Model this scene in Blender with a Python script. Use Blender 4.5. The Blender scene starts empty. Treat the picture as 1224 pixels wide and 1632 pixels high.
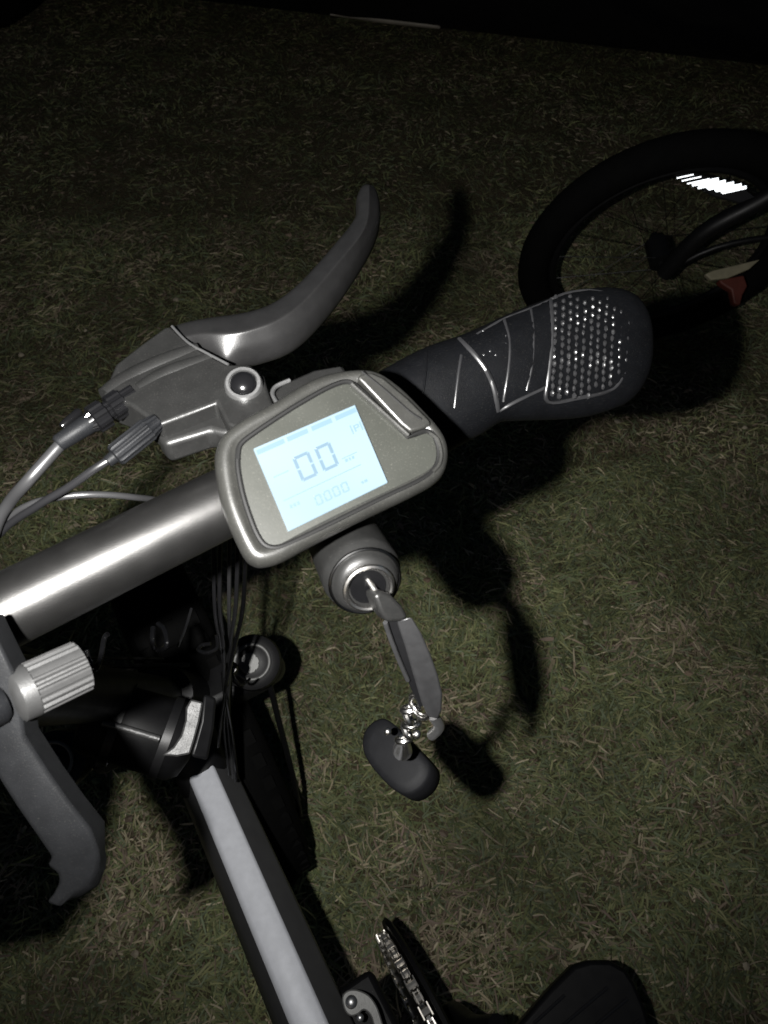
import bpy, bmesh, math, random
import numpy as np
from mathutils import Vector, Matrix
random.seed(7); rng = np.random.default_rng(11)
sc = bpy.context.scene
COL = sc.collection
# ------------------------------------------------------------------ camera
TH = math.radians(37.0); CAMH = 1.22; FPX = 1179.0
CAM = Vector((0, 0, CAMH))
VF = Vector((0, math.sin(TH), -math.cos(TH))); VU = Vector((0, math.cos(TH), math.sin(TH))); VR = Vector((1, 0, 0))
cd = bpy.data.cameras.new('camera'); cam = bpy.data.objects.new('camera', cd); COL.objects.link(cam)
cam.location = CAM; cam.rotation_euler = (TH, 0, 0)
cd.sensor_fit = 'VERTICAL'; cd.sensor_height = 36.0; cd.lens = 36.0 * FPX / 1632.0
cd.clip_start = 0.02; cd.clip_end = 3000
cd.dof.use_dof = True; cd.dof.focus_distance = .42; cd.dof.aperture_fstop = 24.0
sc.camera = cam
# ------------------------------------------------------------------ night sky
w = bpy.data.worlds.new('World'); sc.world = w; w.use_nodes = True
nt = w.node_tree; bg = nt.nodes['Background']
sky = nt.nodes.new('ShaderNodeTexSky'); sky.sky_type = 'NISHITA'; sky.sun_disc = False
sky.sun_elevation = math.radians(25.0); sky.sun_rotation = math.radians(200)
nt.links.new(sky.outputs[0], bg.inputs[0]); bg.inputs[1].default_value = 0.008
# ------------------------------------------------------------------ the phone's lit flash, 5 cm left of its lens
ld = bpy.data.lights.new('phone_flash', 'SPOT'); fl = bpy.data.objects.new('phone_flash', ld); COL.objects.link(fl)
fl.location = CAM + VR * -0.050; fl.rotation_euler = (TH + math.radians(26), math.radians(0), 0)
ld.energy = 47.0; ld.color = (1.0, 0.985, 0.955); ld.shadow_soft_size = 0.0045
ld.spot_size = math.radians(156); ld.spot_blend = 1.0
vs = sc.view_settings; vs.view_transform = 'Standard'; vs.look = 'None'; vs.exposure = 0.0; vs.gamma = 1.0; vs.use_curve_mapping = False

# ------------------------------------------------------------------ pixel -> place helpers (photo pixels 1224 x 1632, real depths in metres)
def ray(px, py): return VF + VR * ((px - 612) / FPX) + VU * ((816 - py) / FPX)
def P(px, py, Z): return CAM + ray(px, py) * Z
def Ph(px, py, h):                      # h metres below the lens
    r = ray(px, py); return CAM + r * (h / -r.z)
def Pp(px, py, pt, n):
    r = ray(px, py); return CAM + r * ((pt - CAM).dot(n) / r.dot(n))
RT = Vector((.866, .5, 0)); FW = Vector((-.5, .866, 0)); UP = Vector((0, 0, 1))

# ------------------------------------------------------------------ materials
MATS = {}
def mat(name, col, rough=.5, metal=0., spec=.5, noise=0., nscale=200., bump=0., bscale=600., rvar=0., coat=0., emit=None, estr=0., dust=0.):
    m = bpy.data.materials.new(name); m.use_nodes = True; n = m.node_tree.nodes; l = m.node_tree.links
    b = n['Principled BSDF']; b.inputs['Base Color'].default_value = (*col, 1); b.inputs['Roughness'].default_value = rough
    b.inputs['Metallic'].default_value = metal; b.inputs['Specular IOR Level'].default_value = spec; b.inputs['Coat Weight'].default_value = coat
    tc = n.new('ShaderNodeTexCoord')
    def nz(s, d=3.):
        t = n.new('ShaderNodeTexNoise'); t.inputs['Scale'].default_value = s; t.inputs['Detail'].default_value = d; l.new(tc.outputs['Object'], t.inputs['Vector']); return t
    if noise:
        t = nz(nscale); mx = n.new('ShaderNodeMix'); mx.data_type = 'RGBA'
        mx.inputs[6].default_value = (*[c * (1 - noise) for c in col], 1); mx.inputs[7].default_value = (*[min(1, c * (1 + noise)) for c in col], 1)
        l.new(t.outputs['Fac'], mx.inputs[0]); out = mx.outputs[2]
        if dust:
            t2 = nz(2600., 1.); cr = n.new('ShaderNodeValToRGB'); cr.color_ramp.elements[0].position = .66; cr.color_ramp.elements[1].position = .74
            l.new(t2.outputs['Fac'], cr.inputs[0]); mu = n.new('ShaderNodeMath'); mu.operation = 'MULTIPLY'; mu.inputs[1].default_value = dust; l.new(cr.outputs[0], mu.inputs[0])
            m2 = n.new('ShaderNodeMix'); m2.data_type = 'RGBA'; m2.inputs[7].default_value = (.12, .115, .1, 1); l.new(mu.outputs[0], m2.inputs[0]); l.new(out, m2.inputs[6]); out = m2.outputs[2]
        l.new(out, b.inputs['Base Color'])
    if rvar:
        t = nz(nscale * .6); mr = n.new('ShaderNodeMapRange'); mr.inputs[3].default_value = max(.02, rough - rvar); mr.inputs[4].default_value = min(1, rough + rvar)
        l.new(t.outputs['Fac'], mr.inputs[0]); l.new(mr.outputs[0], b.inputs['Roughness'])
    if bump:
        t = nz(bscale, 2.); bp = n.new('ShaderNodeBump'); bp.inputs['Strength'].default_value = bump; bp.inputs['Distance'].default_value = .0006
        l.new(t.outputs['Fac'], bp.inputs['Height']); l.new(bp.outputs[0], b.inputs['Normal'])
    if emit: b.inputs['Emission Color'].default_value = (*emit, 1); b.inputs['Emission Strength'].default_value = estr
    MATS[name] = m; return m
mat('bar_alloy', (.028, .0275, .027), .37, .9, noise=.3, nscale=120, bump=.1, bscale=2500, rvar=.05, dust=.02)
mat('lever_plastic', (.0056, .0056, .0055), .40, 0, .18, noise=.35, nscale=160, bump=.12, bscale=2600, rvar=.1, dust=.06)
mat('lever_alloy', (.0068, .0067, .0068), .38, .15, .2, noise=.3, nscale=150, bump=.08, bscale=2500, rvar=.07, dust=.04)
mat('rubber', (.0012, .0013, .0016), .52, 0, .05, noise=.35, nscale=220, bump=.25, bscale=3000, dust=.05)
mat('stud_rubber', (.008, .008, .0085), .30, 0, .5, noise=.3, nscale=300)
mat('shell', (.0088, .0088, .0081), .37, 0, .32, noise=.3, nscale=160, bump=.1, bscale=2600, rvar=.1, dust=.12)
mat('face', (.0115, .0120, .0104), .40, 0, .26, noise=.3, nscale=45, bump=.04, bscale=1800, rvar=.12, dust=.14)
mat('groove', (.003, .003, .003), .6, 0, .1)
mat('knob_alloy', (.09, .09, .09), .36, .85, noise=.15, nscale=300, bump=.1, bscale=2500)
mat('holder_alloy', (.0036, .0038, .0043), .50, .1, .08, noise=.35, nscale=150, bump=.12, bscale=2500, rvar=.06, dust=.05)
mat('chrome', (.85, .83, .80), .22, 1.0, noise=.1, nscale=200, bump=.1, bscale=500)
mat('dark_chrome', (.16, .16, .16), .18, 1.0)
mat('black_gloss', (.002, .002, .0022), .16, 0, .4, noise=.3, nscale=150)
mat('black_plastic', (.003, .003, .0033), .45, 0, .2, noise=.3, nscale=150, bump=.08, bscale=1800, rvar=.1)
mat('tyre', (.0022, .0022, .0022), .9, 0, .04, noise=.3, nscale=60, bump=.5, bscale=500)
mat('cable', (.005, .005, .0055), .34, 0, .4)
mat('cable_grey', (.012, .012, .0125), .34, 0, .4)
mat('frame_lit', (.44, .45, .48), .40, .35, .5, noise=.12, nscale=160, bump=.08, bscale=2000, rvar=.08, dust=.25)  # lighter copy of the frame grey, flash sheen put into the colour
mat('frame_shaded', (.036, .036, .037), .42, .2, .35, noise=.2, nscale=60, bump=.05, bscale=1500)  # darker copy of the frame grey, side shading put into the colour
mat('steel', (.34, .34, .34), .3, .95, noise=.15, nscale=300, bump=.15, bscale=1500)
mat('chain_steel', (.60, .57, .52), .38, 1., noise=.2, nscale=400)
mat('reflector', (.62, .66, .70), .40, .8, .6)
mat('pale_paint', (.13, .118, .08), .6, 0, .2, noise=.3, nscale=60)
mat('red_plastic', (.05, .012, .008), .6, 0, .2, noise=.3, nscale=60)
mat('car_paint', (.003, .003, .0035), .12, 0, .5, noise=.3, nscale=6)
mat('car_trim_gleam', (.16, .145, .12), .4, .2, .4, noise=.35, nscale=18)  # pale tone carries the flash gleam on the sill trim
mat('black_satin', (.0022, .0022, .0024), .5, 0, .06, noise=.4, nscale=150, bump=.1, bscale=1500, dust=.04)
mat('hinge_steel', (.045, .045, .045), .5, .6, noise=.4, nscale=260, bump=.5, bscale=700, rvar=.1)
mat('arm_alloy', (.026, .026, .027), .40, .5, .3, noise=.3, nscale=300, bump=.2, bscale=2500, rvar=.08)
mat('paddle_plastic', (.0032, .0033, .0038), .6, 0, .07, noise=.3, nscale=250, bump=.1, bscale=1800, dust=.03)
mat('claw_alloy', (.0050, .0052, .0057), .50, .15, .09, noise=.35, nscale=150, bump=.15, bscale=2500, rvar=.08, dust=.06)
mat('dial_grey', (.075, .075, .073), .5, .3, .3, noise=.25, nscale=300, bump=.2, bscale=900)
mat('car_glass', (.01, .01, .012), .05, 0, .5)
mat('lcd_segment', (.01, .012, .015), .4, 0, .2, emit=(.32, .56, .72), estr=.78)
mat('lcd_faint', (.01, .012, .015), .4, 0, .2, emit=(.45, .78, 1.00), estr=.78)
# lit liquid-crystal screen: a cool backlight that is a little uneven
m = mat('lcd_screen', (.02, .02, .02), .22, 0, .3, emit=(.60, .87, 1.0), estr=.80)
n = m.node_tree.nodes; l = m.node_tree.links
t = n.new('ShaderNodeTexNoise'); t.inputs['Scale'].default_value = 38; t.inputs['Detail'].default_value = 0
tcx = n.new('ShaderNodeTexCoord'); l.new(tcx.outputs['Object'], t.inputs['Vector'])
mx = n.new('ShaderNodeMix'); mx.data_type = 'RGBA'; mx.inputs[6].default_value = (.42, .76, 1.06, 1); mx.inputs[7].default_value = (.64, .96, 1.12, 1)
l.new(t.outputs['Fac'], mx.inputs[0]); l.new(mx.outputs[2], n['Principled BSDF'].inputs['Emission Color'])

# ------------------------------------------------------------------ mesh helpers
class MB:
    def __init__(s): s.v = []; s.f = []
    def add(s, vs, fs):
        o = len(s.v); s.v += [tuple(v) for v in vs]; s.f += [tuple(i + o for i in f) for f in fs]; return s
    def rings(s, rs, closed=True, caps=True):
        n = len(rs[0]); vs = [p for r in rs for p in r]; fs = []
        for i in range(len(rs) - 1):
            for j in range(n if closed else n - 1):
                k = (j + 1) % n; fs.append((i*n+j, i*n+k, (i+1)*n+k, (i+1)*n+j))
        if caps: fs.append(tuple(range(n))[::-1]); fs.append(tuple((len(rs)-1)*n + j for j in range(n)))
        return s.add(vs, fs)
    def build(s, name, m, parent=None, smooth=True, bevel=0, sub=0, auto=40, seg=2):
        me = bpy.data.meshes.new(name); me.from_pydata(s.v, [], s.f); me.validate()
        bm = bmesh.new(); bm.from_mesh(me); bmesh.ops.recalc_face_normals(bm, faces=bm.faces[:]); bm.to_mesh(me); bm.free()
        if smooth:
            me.polygons.foreach_set('use_smooth', [True] * len(me.polygons))
            if auto: me.set_sharp_from_angle(angle=math.radians(auto))
        me.materials.append(MATS[m] if isinstance(m, str) else m)
        o = bpy.data.objects.new(name, me); COL.objects.link(o)
        if parent: o.parent = parent; o.matrix_parent_inverse = Matrix.Identity(4); o.location = -tot(parent)
        if bevel:
            b = o.modifiers.new('bevel', 'BEVEL'); b.width = bevel; b.segments = seg; b.limit_method = 'ANGLE'; b.angle_limit = math.radians(32); b.harden_normals = False
        if sub:
            b = o.modifiers.new('sub', 'SUBSURF'); b.levels = sub; b.render_levels = sub
        return o
def tot(o):
    v = Vector(o.location)
    while o.parent: o = o.parent; v += o.location
    return v
def frame(d):
    d = Vector(d).normalized(); a = UP if abs(d.z) < .9 else Vector((1, 0, 0))
    x = a.cross(d).normalized(); return x, d.cross(x).normalized(), d
def catmull(pts, n=6, closed=False):
    pts = [Vector(p) for p in pts]; out = []; N = len(pts)
    for i in range(N if closed else N - 1):
        p1 = pts[i]; p2 = pts[(i+1) % N]
        p0 = pts[(i-1) % N] if closed or i > 0 else p1; p3 = pts[(i+2) % N] if closed or i < N - 2 else p2
        for k in range(n):
            t = k / n; out.append(.5*((2*p1)+(p2-p0)*t+(2*p0-5*p1+4*p2-p3)*t*t+(3*p1-p0-3*p2+p3)*t**3))
    if not closed: out.append(pts[-1])
    return out
def tube(mb, pts, r, seg=10, smooth=6, caps=True):
    ps = catmull(pts, smooth) if smooth and len(pts) > 2 else [Vector(p) for p in pts]
    n = len(ps); rs = []
    x = None
    for i, p in enumerate(ps):
        d = (ps[min(i+1, n-1)] - ps[max(i-1, 0)]).normalized()
        if x is None: x = frame(d)[0]
        else: x = (x - d * x.dot(d)).normalized()
        y = d.cross(x); rr = r(i/(n-1)) if callable(r) else r
        rs.append([p + x*math.cos(2*math.pi*k/seg)*rr + y*math.sin(2*math.pi*k/seg)*rr for k in range(seg)])
    return mb.rings(rs, caps=caps)
def lathe(mb, p0, d, prof, seg=28, mod=None, caps=True):     # prof: (distance along d, radius)
    x, y, d = frame(d); rs = []
    for t, r in prof:
        rs.append([Vector(p0) + d*t + (x*math.cos(2*math.pi*k/seg) + y*math.sin(2*math.pi*k/seg)) * r * (mod(k, t) if mod else 1) for k in range(seg)])
    return mb.rings(rs, caps=caps)
def slab(mb, outline, nrm, th):
    nrm = Vector(nrm).normalized(); a = [Vector(p) for p in outline]; return mb.rings([a, [p - nrm * th for p in a]])
def box(mb, c, ax, ay, az, sx, sy, sz):
    c = Vector(c); vs = [c + ax*(i*sx/2) + ay*(j*sy/2) + az*(k*sz/2) for i in (-1,1) for j in (-1,1) for k in (-1,1)]
    return mb.add(vs, [(0,1,3,2),(4,6,7,5),(0,4,5,1),(2,3,7,6),(0,2,6,4),(1,5,7,3)])
def dome(mb, c, d, r, h, seg=20, n=6):
    x, y, d = frame(d); c = Vector(c)
    rs = [[c + d*(h*math.sin(i/n*math.pi/2)) + (x*math.cos(2*math.pi*k/seg)+y*math.sin(2*math.pi*k/seg))*max(r*math.cos(i/n*math.pi/2), 1e-5) for k in range(seg)] for i in range(n+1)]
    return mb.rings(rs)
def torus(mb, c, d, R, r, seg=32, s2=8, a0=0, a1=2*math.pi, ax=None):
    x, y, d = frame(d)
    if ax is not None: x = (ax - d*ax.dot(d)).normalized(); y = d.cross(x)
    c = Vector(c); full = abs(a1-a0-2*math.pi) < 1e-6; N = seg; rs = []
    for i in range(N + 1):
        a = a0 + (a1-a0)*i/N; e = x*math.cos(a)+y*math.sin(a)
        rs.append([c + e*(R + r*math.cos(2*math.pi*k/s2)) + d*(r*math.sin(2*math.pi*k/s2)) for k in range(s2)])
    return mb.rings(rs, caps=not full)
def thing(name, label, cat, loc, group=None):
    o = bpy.data.objects.new(name, None); COL.objects.link(o); o.location = loc; o.empty_display_size = .05
    o['label'] = label; o['category'] = cat
    if group: o['group'] = group
    return o
def part(name, parent, label=None):
    o = bpy.data.objects.new(name, None); COL.objects.link(o); o.parent = parent; o.empty_display_size = .02
    if label: o['label'] = label
    return o
def smoothpoly(pts, n=5): return catmull([Vector((x, y, 0)) for x, y in pts], n, True)

# ------------------------------------------------------------------ ground
def vnoise(x, y, s, seed):
    g = np.random.default_rng(seed).random((64, 64)); u = (x / s) % 63; v = (y / s) % 63
    i = u.astype(int); j = v.astype(int); a = u - i; b = v - j; a = a*a*(3-2*a); b = b*b*(3-2*b)
    i1 = (i+1) % 64; j1 = (j+1) % 64
    return (g[i,j]*(1-a)+g[i1,j]*a)*(1-b) + (g[i,j1]*(1-a)+g[i1,j1]*a)*b
gm = bpy.data.materials.new('soil'); gm.use_nodes = True; n = gm.node_tree.nodes; l = gm.node_tree.links; b = n['Principled BSDF']
tcx = n.new('ShaderNodeTexCoord'); t1 = n.new('ShaderNodeTexNoise'); t1.inputs['Scale'].default_value = 9; t1.inputs['Detail'].default_value = 8
t2 = n.new('ShaderNodeTexNoise'); t2.inputs['Scale'].default_value = 160; t2.inputs['Detail'].default_value = 4
l.new(tcx.outputs['Object'], t1.inputs['Vector']); l.new(tcx.outputs['Object'], t2.inputs['Vector'])
cr = n.new('ShaderNodeValToRGB'); cr.color_ramp.elements[0].color = (.030, .032, .016, 1); cr.color_ramp.elements[1].color = (.11, .085, .055, 1)
cr.color_ramp.elements[0].position = .35; cr.color_ramp.elements[1].position = .68
mm = n.new('ShaderNodeMath'); mm.operation = 'ADD'; ms = n.new('ShaderNodeMath'); ms.operation = 'MULTIPLY'; ms.inputs[1].default_value = .5
l.new(t1.outputs['Fac'], mm.inputs[0]); l.new(t2.outputs['Fac'], mm.inputs[1]); l.new(mm.outputs[0], ms.inputs[0]); l.new(ms.outputs[0], cr.inputs[0]); l.new(cr.outputs[0], b.inputs['Base Color'])
b.inputs['Roughness'].default_value = .95; b.inputs['Specular IOR Level'].default_value = .1
bp = n.new('ShaderNodeBump'); bp.inputs['Strength'].default_value = .9; bp.inputs['Distance'].default_value = .01; l.new(t2.outputs['Fac'], bp.inputs['Height']); l.new(bp.outputs[0], b.inputs['Normal'])
MATS['soil'] = gm
g = MB(); xs = [-400, -60, -8, -3, 0, 3, 8, 60, 400]
g.add([(x, y, 0) for y in xs for x in xs], [(j*9+i, j*9+i+1, (j+1)*9+i+1, (j+1)*9+i) for j in range(8) for i in range(8)])
go = g.build('ground', 'soil', smooth=False); go['kind'] = 'structure'; go['label'] = 'bare brown soil under the dry lawn'

grm = bpy.data.materials.new('grass_blade'); grm.use_nodes = True; n = grm.node_tree.nodes; l = grm.node_tree.links; b = n['Principled BSDF']
at = n.new('ShaderNodeAttribute'); at.attribute_name = 'col'; l.new(at.outputs['Color'], b.inputs['Base Color'])
b.inputs['Roughness'].default_value = .62; b.inputs['Specular IOR Level'].default_value = .22
MATS['grass_blade'] = grm
def grass():
    V = []; F = []; C = []
    zones = [(-.95, .95, -.25, 1.05, 56000), (-1.5, 1.5, 1.05, 2.0, 26000), (-2.4, 2.4, 2.0, 4.6, 11000), (-1.8, -.95, -.25, 1.05, 9000), (.95, 1.8, -.25, 1.05, 9000)]
    X = []; Y = []
    for x0, x1, y0, y1, dn in zones:
        k = int((x1-x0)*(y1-y0)*dn); X.append(rng.uniform(x0, x1, k)); Y.append(rng.uniform(y0, y1, k))
    X = np.concatenate(X); Y = np.concatenate(Y); N = len(X)
    p1 = .55*vnoise(X+9, Y+9, .13, 3) + .45*vnoise(X+9, Y+9, .05, 4)       # dry patches
    p2 = .6*vnoise(X+9, Y+9, .22, 5) + .4*vnoise(X+9, Y+9, .07, 6)        # thin patches
    p3 = vnoise(X+9, Y+9, .10, 8)
    r = rng.random(N); dry = r < np.clip(.10 + (p1 - .47) * 1.4, .06, .62)
    clip = rng.random(N) < .22                                                # cut bits lying loose
    L = np.where(dry, rng.uniform(.007, .036, N), rng.uniform(.010, .038, N)) * (0.75 + .5*p3)
    L = np.where(rng.random(N) < .03, L * 1.7, L * .9)
    Wd = np.where(dry, rng.uniform(.0012, .0034, N), rng.uniform(.0014, .0034, N))
    big = rng.random(N) < .012; Wd = np.where(big & dry, Wd * 2.4, Wd)
    az = rng.uniform(0, 2*np.pi, N) * .6 + .4 * (vnoise(X+9, Y+9, .09, 9) * 4 * np.pi)
    el = np.where(dry | clip, rng.uniform(-.05, .40, N), rng.uniform(.15, 1.05, N))
    z0 = np.where(clip | dry, rng.uniform(.001, .016, N), 0.0) * (.5 + p2)
    dx = np.cos(az); dy = np.sin(az); sx = -dy; sy = dx
    bend = rng.uniform(-.8, .8, N); tw = rng.uniform(-.7, .7, N)
    pts = []
    droop = rng.uniform(.1, 1.3, N)
    for t, wv in ((0, .75), (.36, 1.0), (.70, .8), (1.0, .12)):
        e = el - t * droop * .6
        cx = X + dx*L*t*np.cos(e) + sx*L*bend*t*t*.4; cy = Y + dy*L*t*np.cos(e) + sy*L*bend*t*t*.4
        cz = z0 + L*t*np.sin(np.maximum(e, -.05)) + .0008
        hw = Wd*wv*.5
        for s in (-1, 1):
            pts.append(np.stack([cx + s*hw*sx*np.cos(tw), cy + s*hw*sy*np.cos(tw), cz + s*hw*np.sin(tw)], 1))
    A = np.stack(pts, 1)                                                      # N,6,3
    base = (np.arange(N) * 8)[:, None]
    quads = np.concatenate([base + np.array([[0, 1, 3, 2]]), base + np.array([[2, 3, 5, 4]]), base + np.array([[4, 5, 7, 6]])], 1).reshape(-1)
    me = bpy.data.meshes.new('grass'); me.vertices.add(N*8); me.vertices.foreach_set('co', A.reshape(-1).astype(np.float32))
    me.loops.add(N*12); me.loops.foreach_set('vertex_index', quads.astype(np.int32))
    me.polygons.add(N*3); me.polygons.foreach_set('loop_start', (np.arange(N*3)*4).astype(np.int32)); me.polygons.foreach_set('loop_total', np.full(N*3, 4, np.int32))
    me.update(calc_edges=True)
    green = np.array([[.100, .110, .046], [.070, .086, .038], [.125, .126, .058], [.082, .096, .054]])
    tan = np.array([[.22, .185, .115], [.17, .132, .092], [.28, .24, .16], [.135, .100, .074], [.19, .168, .102]])
    c = np.where(dry[:, None], tan[rng.integers(0, 5, N)], green[rng.integers(0, 4, N)]) * rng.uniform(.6, 1.35, N)[:, None]
    c *= (.52 + 1.36 * p2)[:, None]; c[:, 2] *= 1.04; c *= np.where(dry, .84, .98)[:, None]
    cc = np.ones((N, 8, 4), np.float32); cc[:, :, :3] = c[:, None, :]
    ca = me.color_attributes.new('col', 'FLOAT_COLOR', 'POINT'); ca.data.foreach_set('color', cc.reshape(-1))
    me.materials.append(grm); o = bpy.data.objects.new('grass', me); COL.objects.link(o)
    o['kind'] = 'stuff'; o['label'] = 'short dry olive lawn grass mixed with straw clippings'; o['category'] = 'grass'
grass()
def litter():                                        # dead leaf scraps and clover lying in the turf
    mb = MB(); cols = []
    R = random.Random(5)
    for k in range(420):
        x = R.uniform(-1.3, 1.3); y = R.uniform(-.1, 2.6); r = R.uniform(.004, .011); a = R.uniform(0, 6.28); z = R.uniform(.010, .022); n_ = R.choice((5, 6, 7)); o = len(mb.v)
        tx = R.uniform(-.35, .35); ty = R.uniform(-.35, .35); el_ = R.uniform(.45, 1.)
        vs_ = [(x, y, z + .003)]
        for j in range(n_):
            aa = a + 6.283*j/n_; rr = r*R.uniform(.65, 1.1); dx_, dy_ = rr*math.cos(aa), rr*el_*math.sin(aa); vs_.append((x+dx_, y+dy_, z + tx*dx_ + ty*dy_ + R.uniform(-.0015, .0015)))
        mb.add(vs_, [(0, 1+j, 1+(j+1) % n_) for j in range(n_)])
        c = R.choice(((.14, .10, .07), (.19, .14, .10), (.10, .075, .055), (.085, .105, .05), (.22, .19, .14))); cols += [c]*(n_+1)
    o = mb.build('leaf_litter', 'grass_blade', smooth=False)
    ca = o.data.color_attributes.new('col', 'FLOAT_COLOR', 'POINT')
    ca.data.foreach_set('color', [q for c in cols for q in (*c, 1.)])
    o['kind'] = 'stuff'; o['label'] = 'scattered brown dead leaf scraps and clover in the lawn'; o['category'] = 'leaves'
litter()

# ================================================================== the electric bicycle
WC = Vector((-.246, .400, .26))                               # front wheel centre
BK = thing('electric_bicycle', 'electric bicycle with a lit handlebar display and studded grip, standing on the grass', 'bicycle', (WC.x, WC.y, 0))
HB = .217
# handlebar --------------------------------------------------------
b0 = Ph(0, 978, HB); b1 = Ph(280, 840, HB); ub = (b1 - b0).normalized()
bar_pts = [b0 - ub*.30, b0 - ub*.15, b0, b1, Ph(480, 742, HB), Ph(720, 624, .216), Ph(940, 552, .214)]
mb = MB(); tube(mb, bar_pts, .0128, 40, 8); mb.build('handlebar', 'bar_alloy', BK, auto=60)
U = (Ph(1000, 540, .214) - Ph(640, 660, .216)).normalized()

# grip ---------------------------------------------------------------
GP = part('grip', BK, 'black rubber ergonomic grip with a studded palm rest')
gc = Ph(840, 585, .214); gview = (CAM - gc).normalized(); ge2 = U.cross(gview).normalized(); ge3 = ge2.cross(U).normalized()
if ge3.dot(gview) < 0: ge3 = -ge3
if ge2.dot(VU) < 0: ge2 = -ge2
def gpl(px, py): return Pp(px, py, gc, ge3)
GST = [((606, 592), (690, 735), .017), ((640, 572), (728, 712), .0172), ((684, 551), (764, 693), .0172), ((732, 535), (794, 674), .0172),
       ((772, 518), (822, 671), .0172), ((806, 502), (852, 670), .0166), ((846, 486), (884, 669), .0158), ((884, 472), (916, 667), .0148), ((922, 463), (946, 662), .0138),
       ((958, 459), (974, 653), .0128), ((985, 461), (996, 643), .0115), ((1008, 471), (1014, 626), .0095), ((1024, 491), (1027, 602), .0070), ((1033, 520), (1034, 572), .0035), ((1035, 540), (1035, 552), .001)]
GS2 = []
for (ua, la, bb) in GST: GS2.append((gpl(*ua), gpl(*la), bb))
def grings():
    cs = catmull([((a+c)/2) for a, c, b_ in GS2], 3); hs = catmull([((a-c)/2) for a, c, b_ in GS2], 3)
    bs = [v.x for v in catmull([Vector((b_, 0, 0)) for a, c, b_ in GS2], 3)]
    return cs, hs, bs
gcs, ghs, gbs = grings()
def se(a, p): return math.copysign(abs(a)**p, a)
mb = MB(); NS = 36
mb.rings([[c + h*se(math.cos(2*math.pi*k/NS), .86) + ge3*bb*se(math.sin(2*math.pi*k/NS), .86) for k in range(NS)] for c, h, bb in zip(gcs, ghs, gbs)])
mb.build('rubber_sleeve', 'rubber', GP, auto=0)
def gsurf(px, py, lift=0.):
    q = gpl(px, py); best = None; x = q.dot(U)
    for i in range(len(gcs) - 1):
        # pick the section whose line contains q (sections are skewed along the bar)
        c, h = gcs[i], ghs[i]; hn = h.normalized(); perp = hn.cross(ge3); d = abs((q - c).dot(perp))
        if best is None or d < best[0]: best = (d, i)
    i = best[1]; c, h, bb = gcs[i], ghs[i], gbs[i]; s = max(-.999, min(.999, (q-c).dot(h)/h.length_squared))
    z = bb * (1 - abs(s)**(2/.86))**(.43)
    p = c + h*s + (q - c - h*((q-c).dot(h)/h.length_squared)) + ge3*(z + lift)
    # slide along the view ray so that the point stays under its own spot on the grip
    r = ray(px, py); tt = (p - CAM).dot(ge3) / r.dot(ge3); return CAM + r*tt
def gline(name, pts, r, m='rubber', parent=None, seg=6, lift=0.):
    P3 = [gsurf(x.x, x.y, lift) for x in catmull([Vector((a, c, 0)) for a, c in pts], 5)]
    mb = MB(); tube(mb, P3, r, seg, 0); return mb.build(name, m, parent or GP, auto=60)
gline('ridge', [(732, 541), (757, 566), (776, 592), (788, 622), (793, 655)], .0011, 'stud_rubber')
gline('ridge', [(681, 560), (678, 600), (672, 640)], .0004)
gline('ridge', [(735, 566), (730, 600), (724, 650)], .0006, 'stud_rubber')
gline('ridge', [(804, 510), (812, 545), (810, 590), (802, 640)], .0007, 'stud_rubber')
gline('ridge', [(846, 492), (850, 530), (848, 580), (839, 622)], .0007, 'stud_rubber')
gline('ridge', [(795, 655), (830, 636), (872, 616)], .0008, 'stud_rubber')
gline('ridge', [(760, 533), (800, 510), (850, 490), (878, 478)], .0006, 'stud_rubber')
gline('panel_border', [(878, 478), (905, 468), (945, 464), (980, 474), (1000, 500), (1008, 535), (1004, 570), (992, 600), (972, 622), (925, 634), (873, 640), (874, 600), (880, 540), (878, 478)], .0009, 'stud_rubber', lift=.0003)
mb = MB()
for i in range(11):
    for j in range(15):
        x = 886 + i*11.4 - j*.5; y = 476 + j*11.6 + (5.8 if i % 2 else 0) - i*.6
        dx = (x-905)/100; yc = 545
        if i > 5 and ((x-945)/58)**2 + ((y-545)/76)**2 > 1: continue
        if y > 634 or y < 474 + max(0, (880-x))*.3: continue
        x += random.uniform(-.8, .8); y += random.uniform(-.9, .9); wr = random.uniform(.8, 1.15)
        p = gsurf(x, y); nn = (gsurf(x+3, y) - p).cross(gsurf(x, y-3) - p).normalized()
        if nn.dot(ge3) < 0: nn = -nn
        tx = (gsurf(x, y-3) - p).normalized()
        ty = nn.cross(tx)
        rs = []
        for hh, sc_ in ((-.0003, 1.), (.0008, .9), (.0015, .45)):
            rs.append([p + nn*hh*wr + (tx*.0016*math.cos(2*math.pi*k/6) + ty*.0011*math.sin(2*math.pi*k/6))*sc_ for k in range(6)])
        mb.rings(rs)
o = mb.build('palm_studs', 'stud_rubber', GP); o['kind'] = 'stuff'
for (x, y) in ((770, 528), (781, 560), (790, 566), (806, 548), (812, 556), (856, 527), (838, 585), (806, 536), (771, 566)):   # small raised dots between the ribs
    mb = MB(); dome(mb, gsurf(x, y, -.0002), ge3, .0007, .0006, 8, 3); mb.build('dot', 'stud_rubber', GP)

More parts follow.
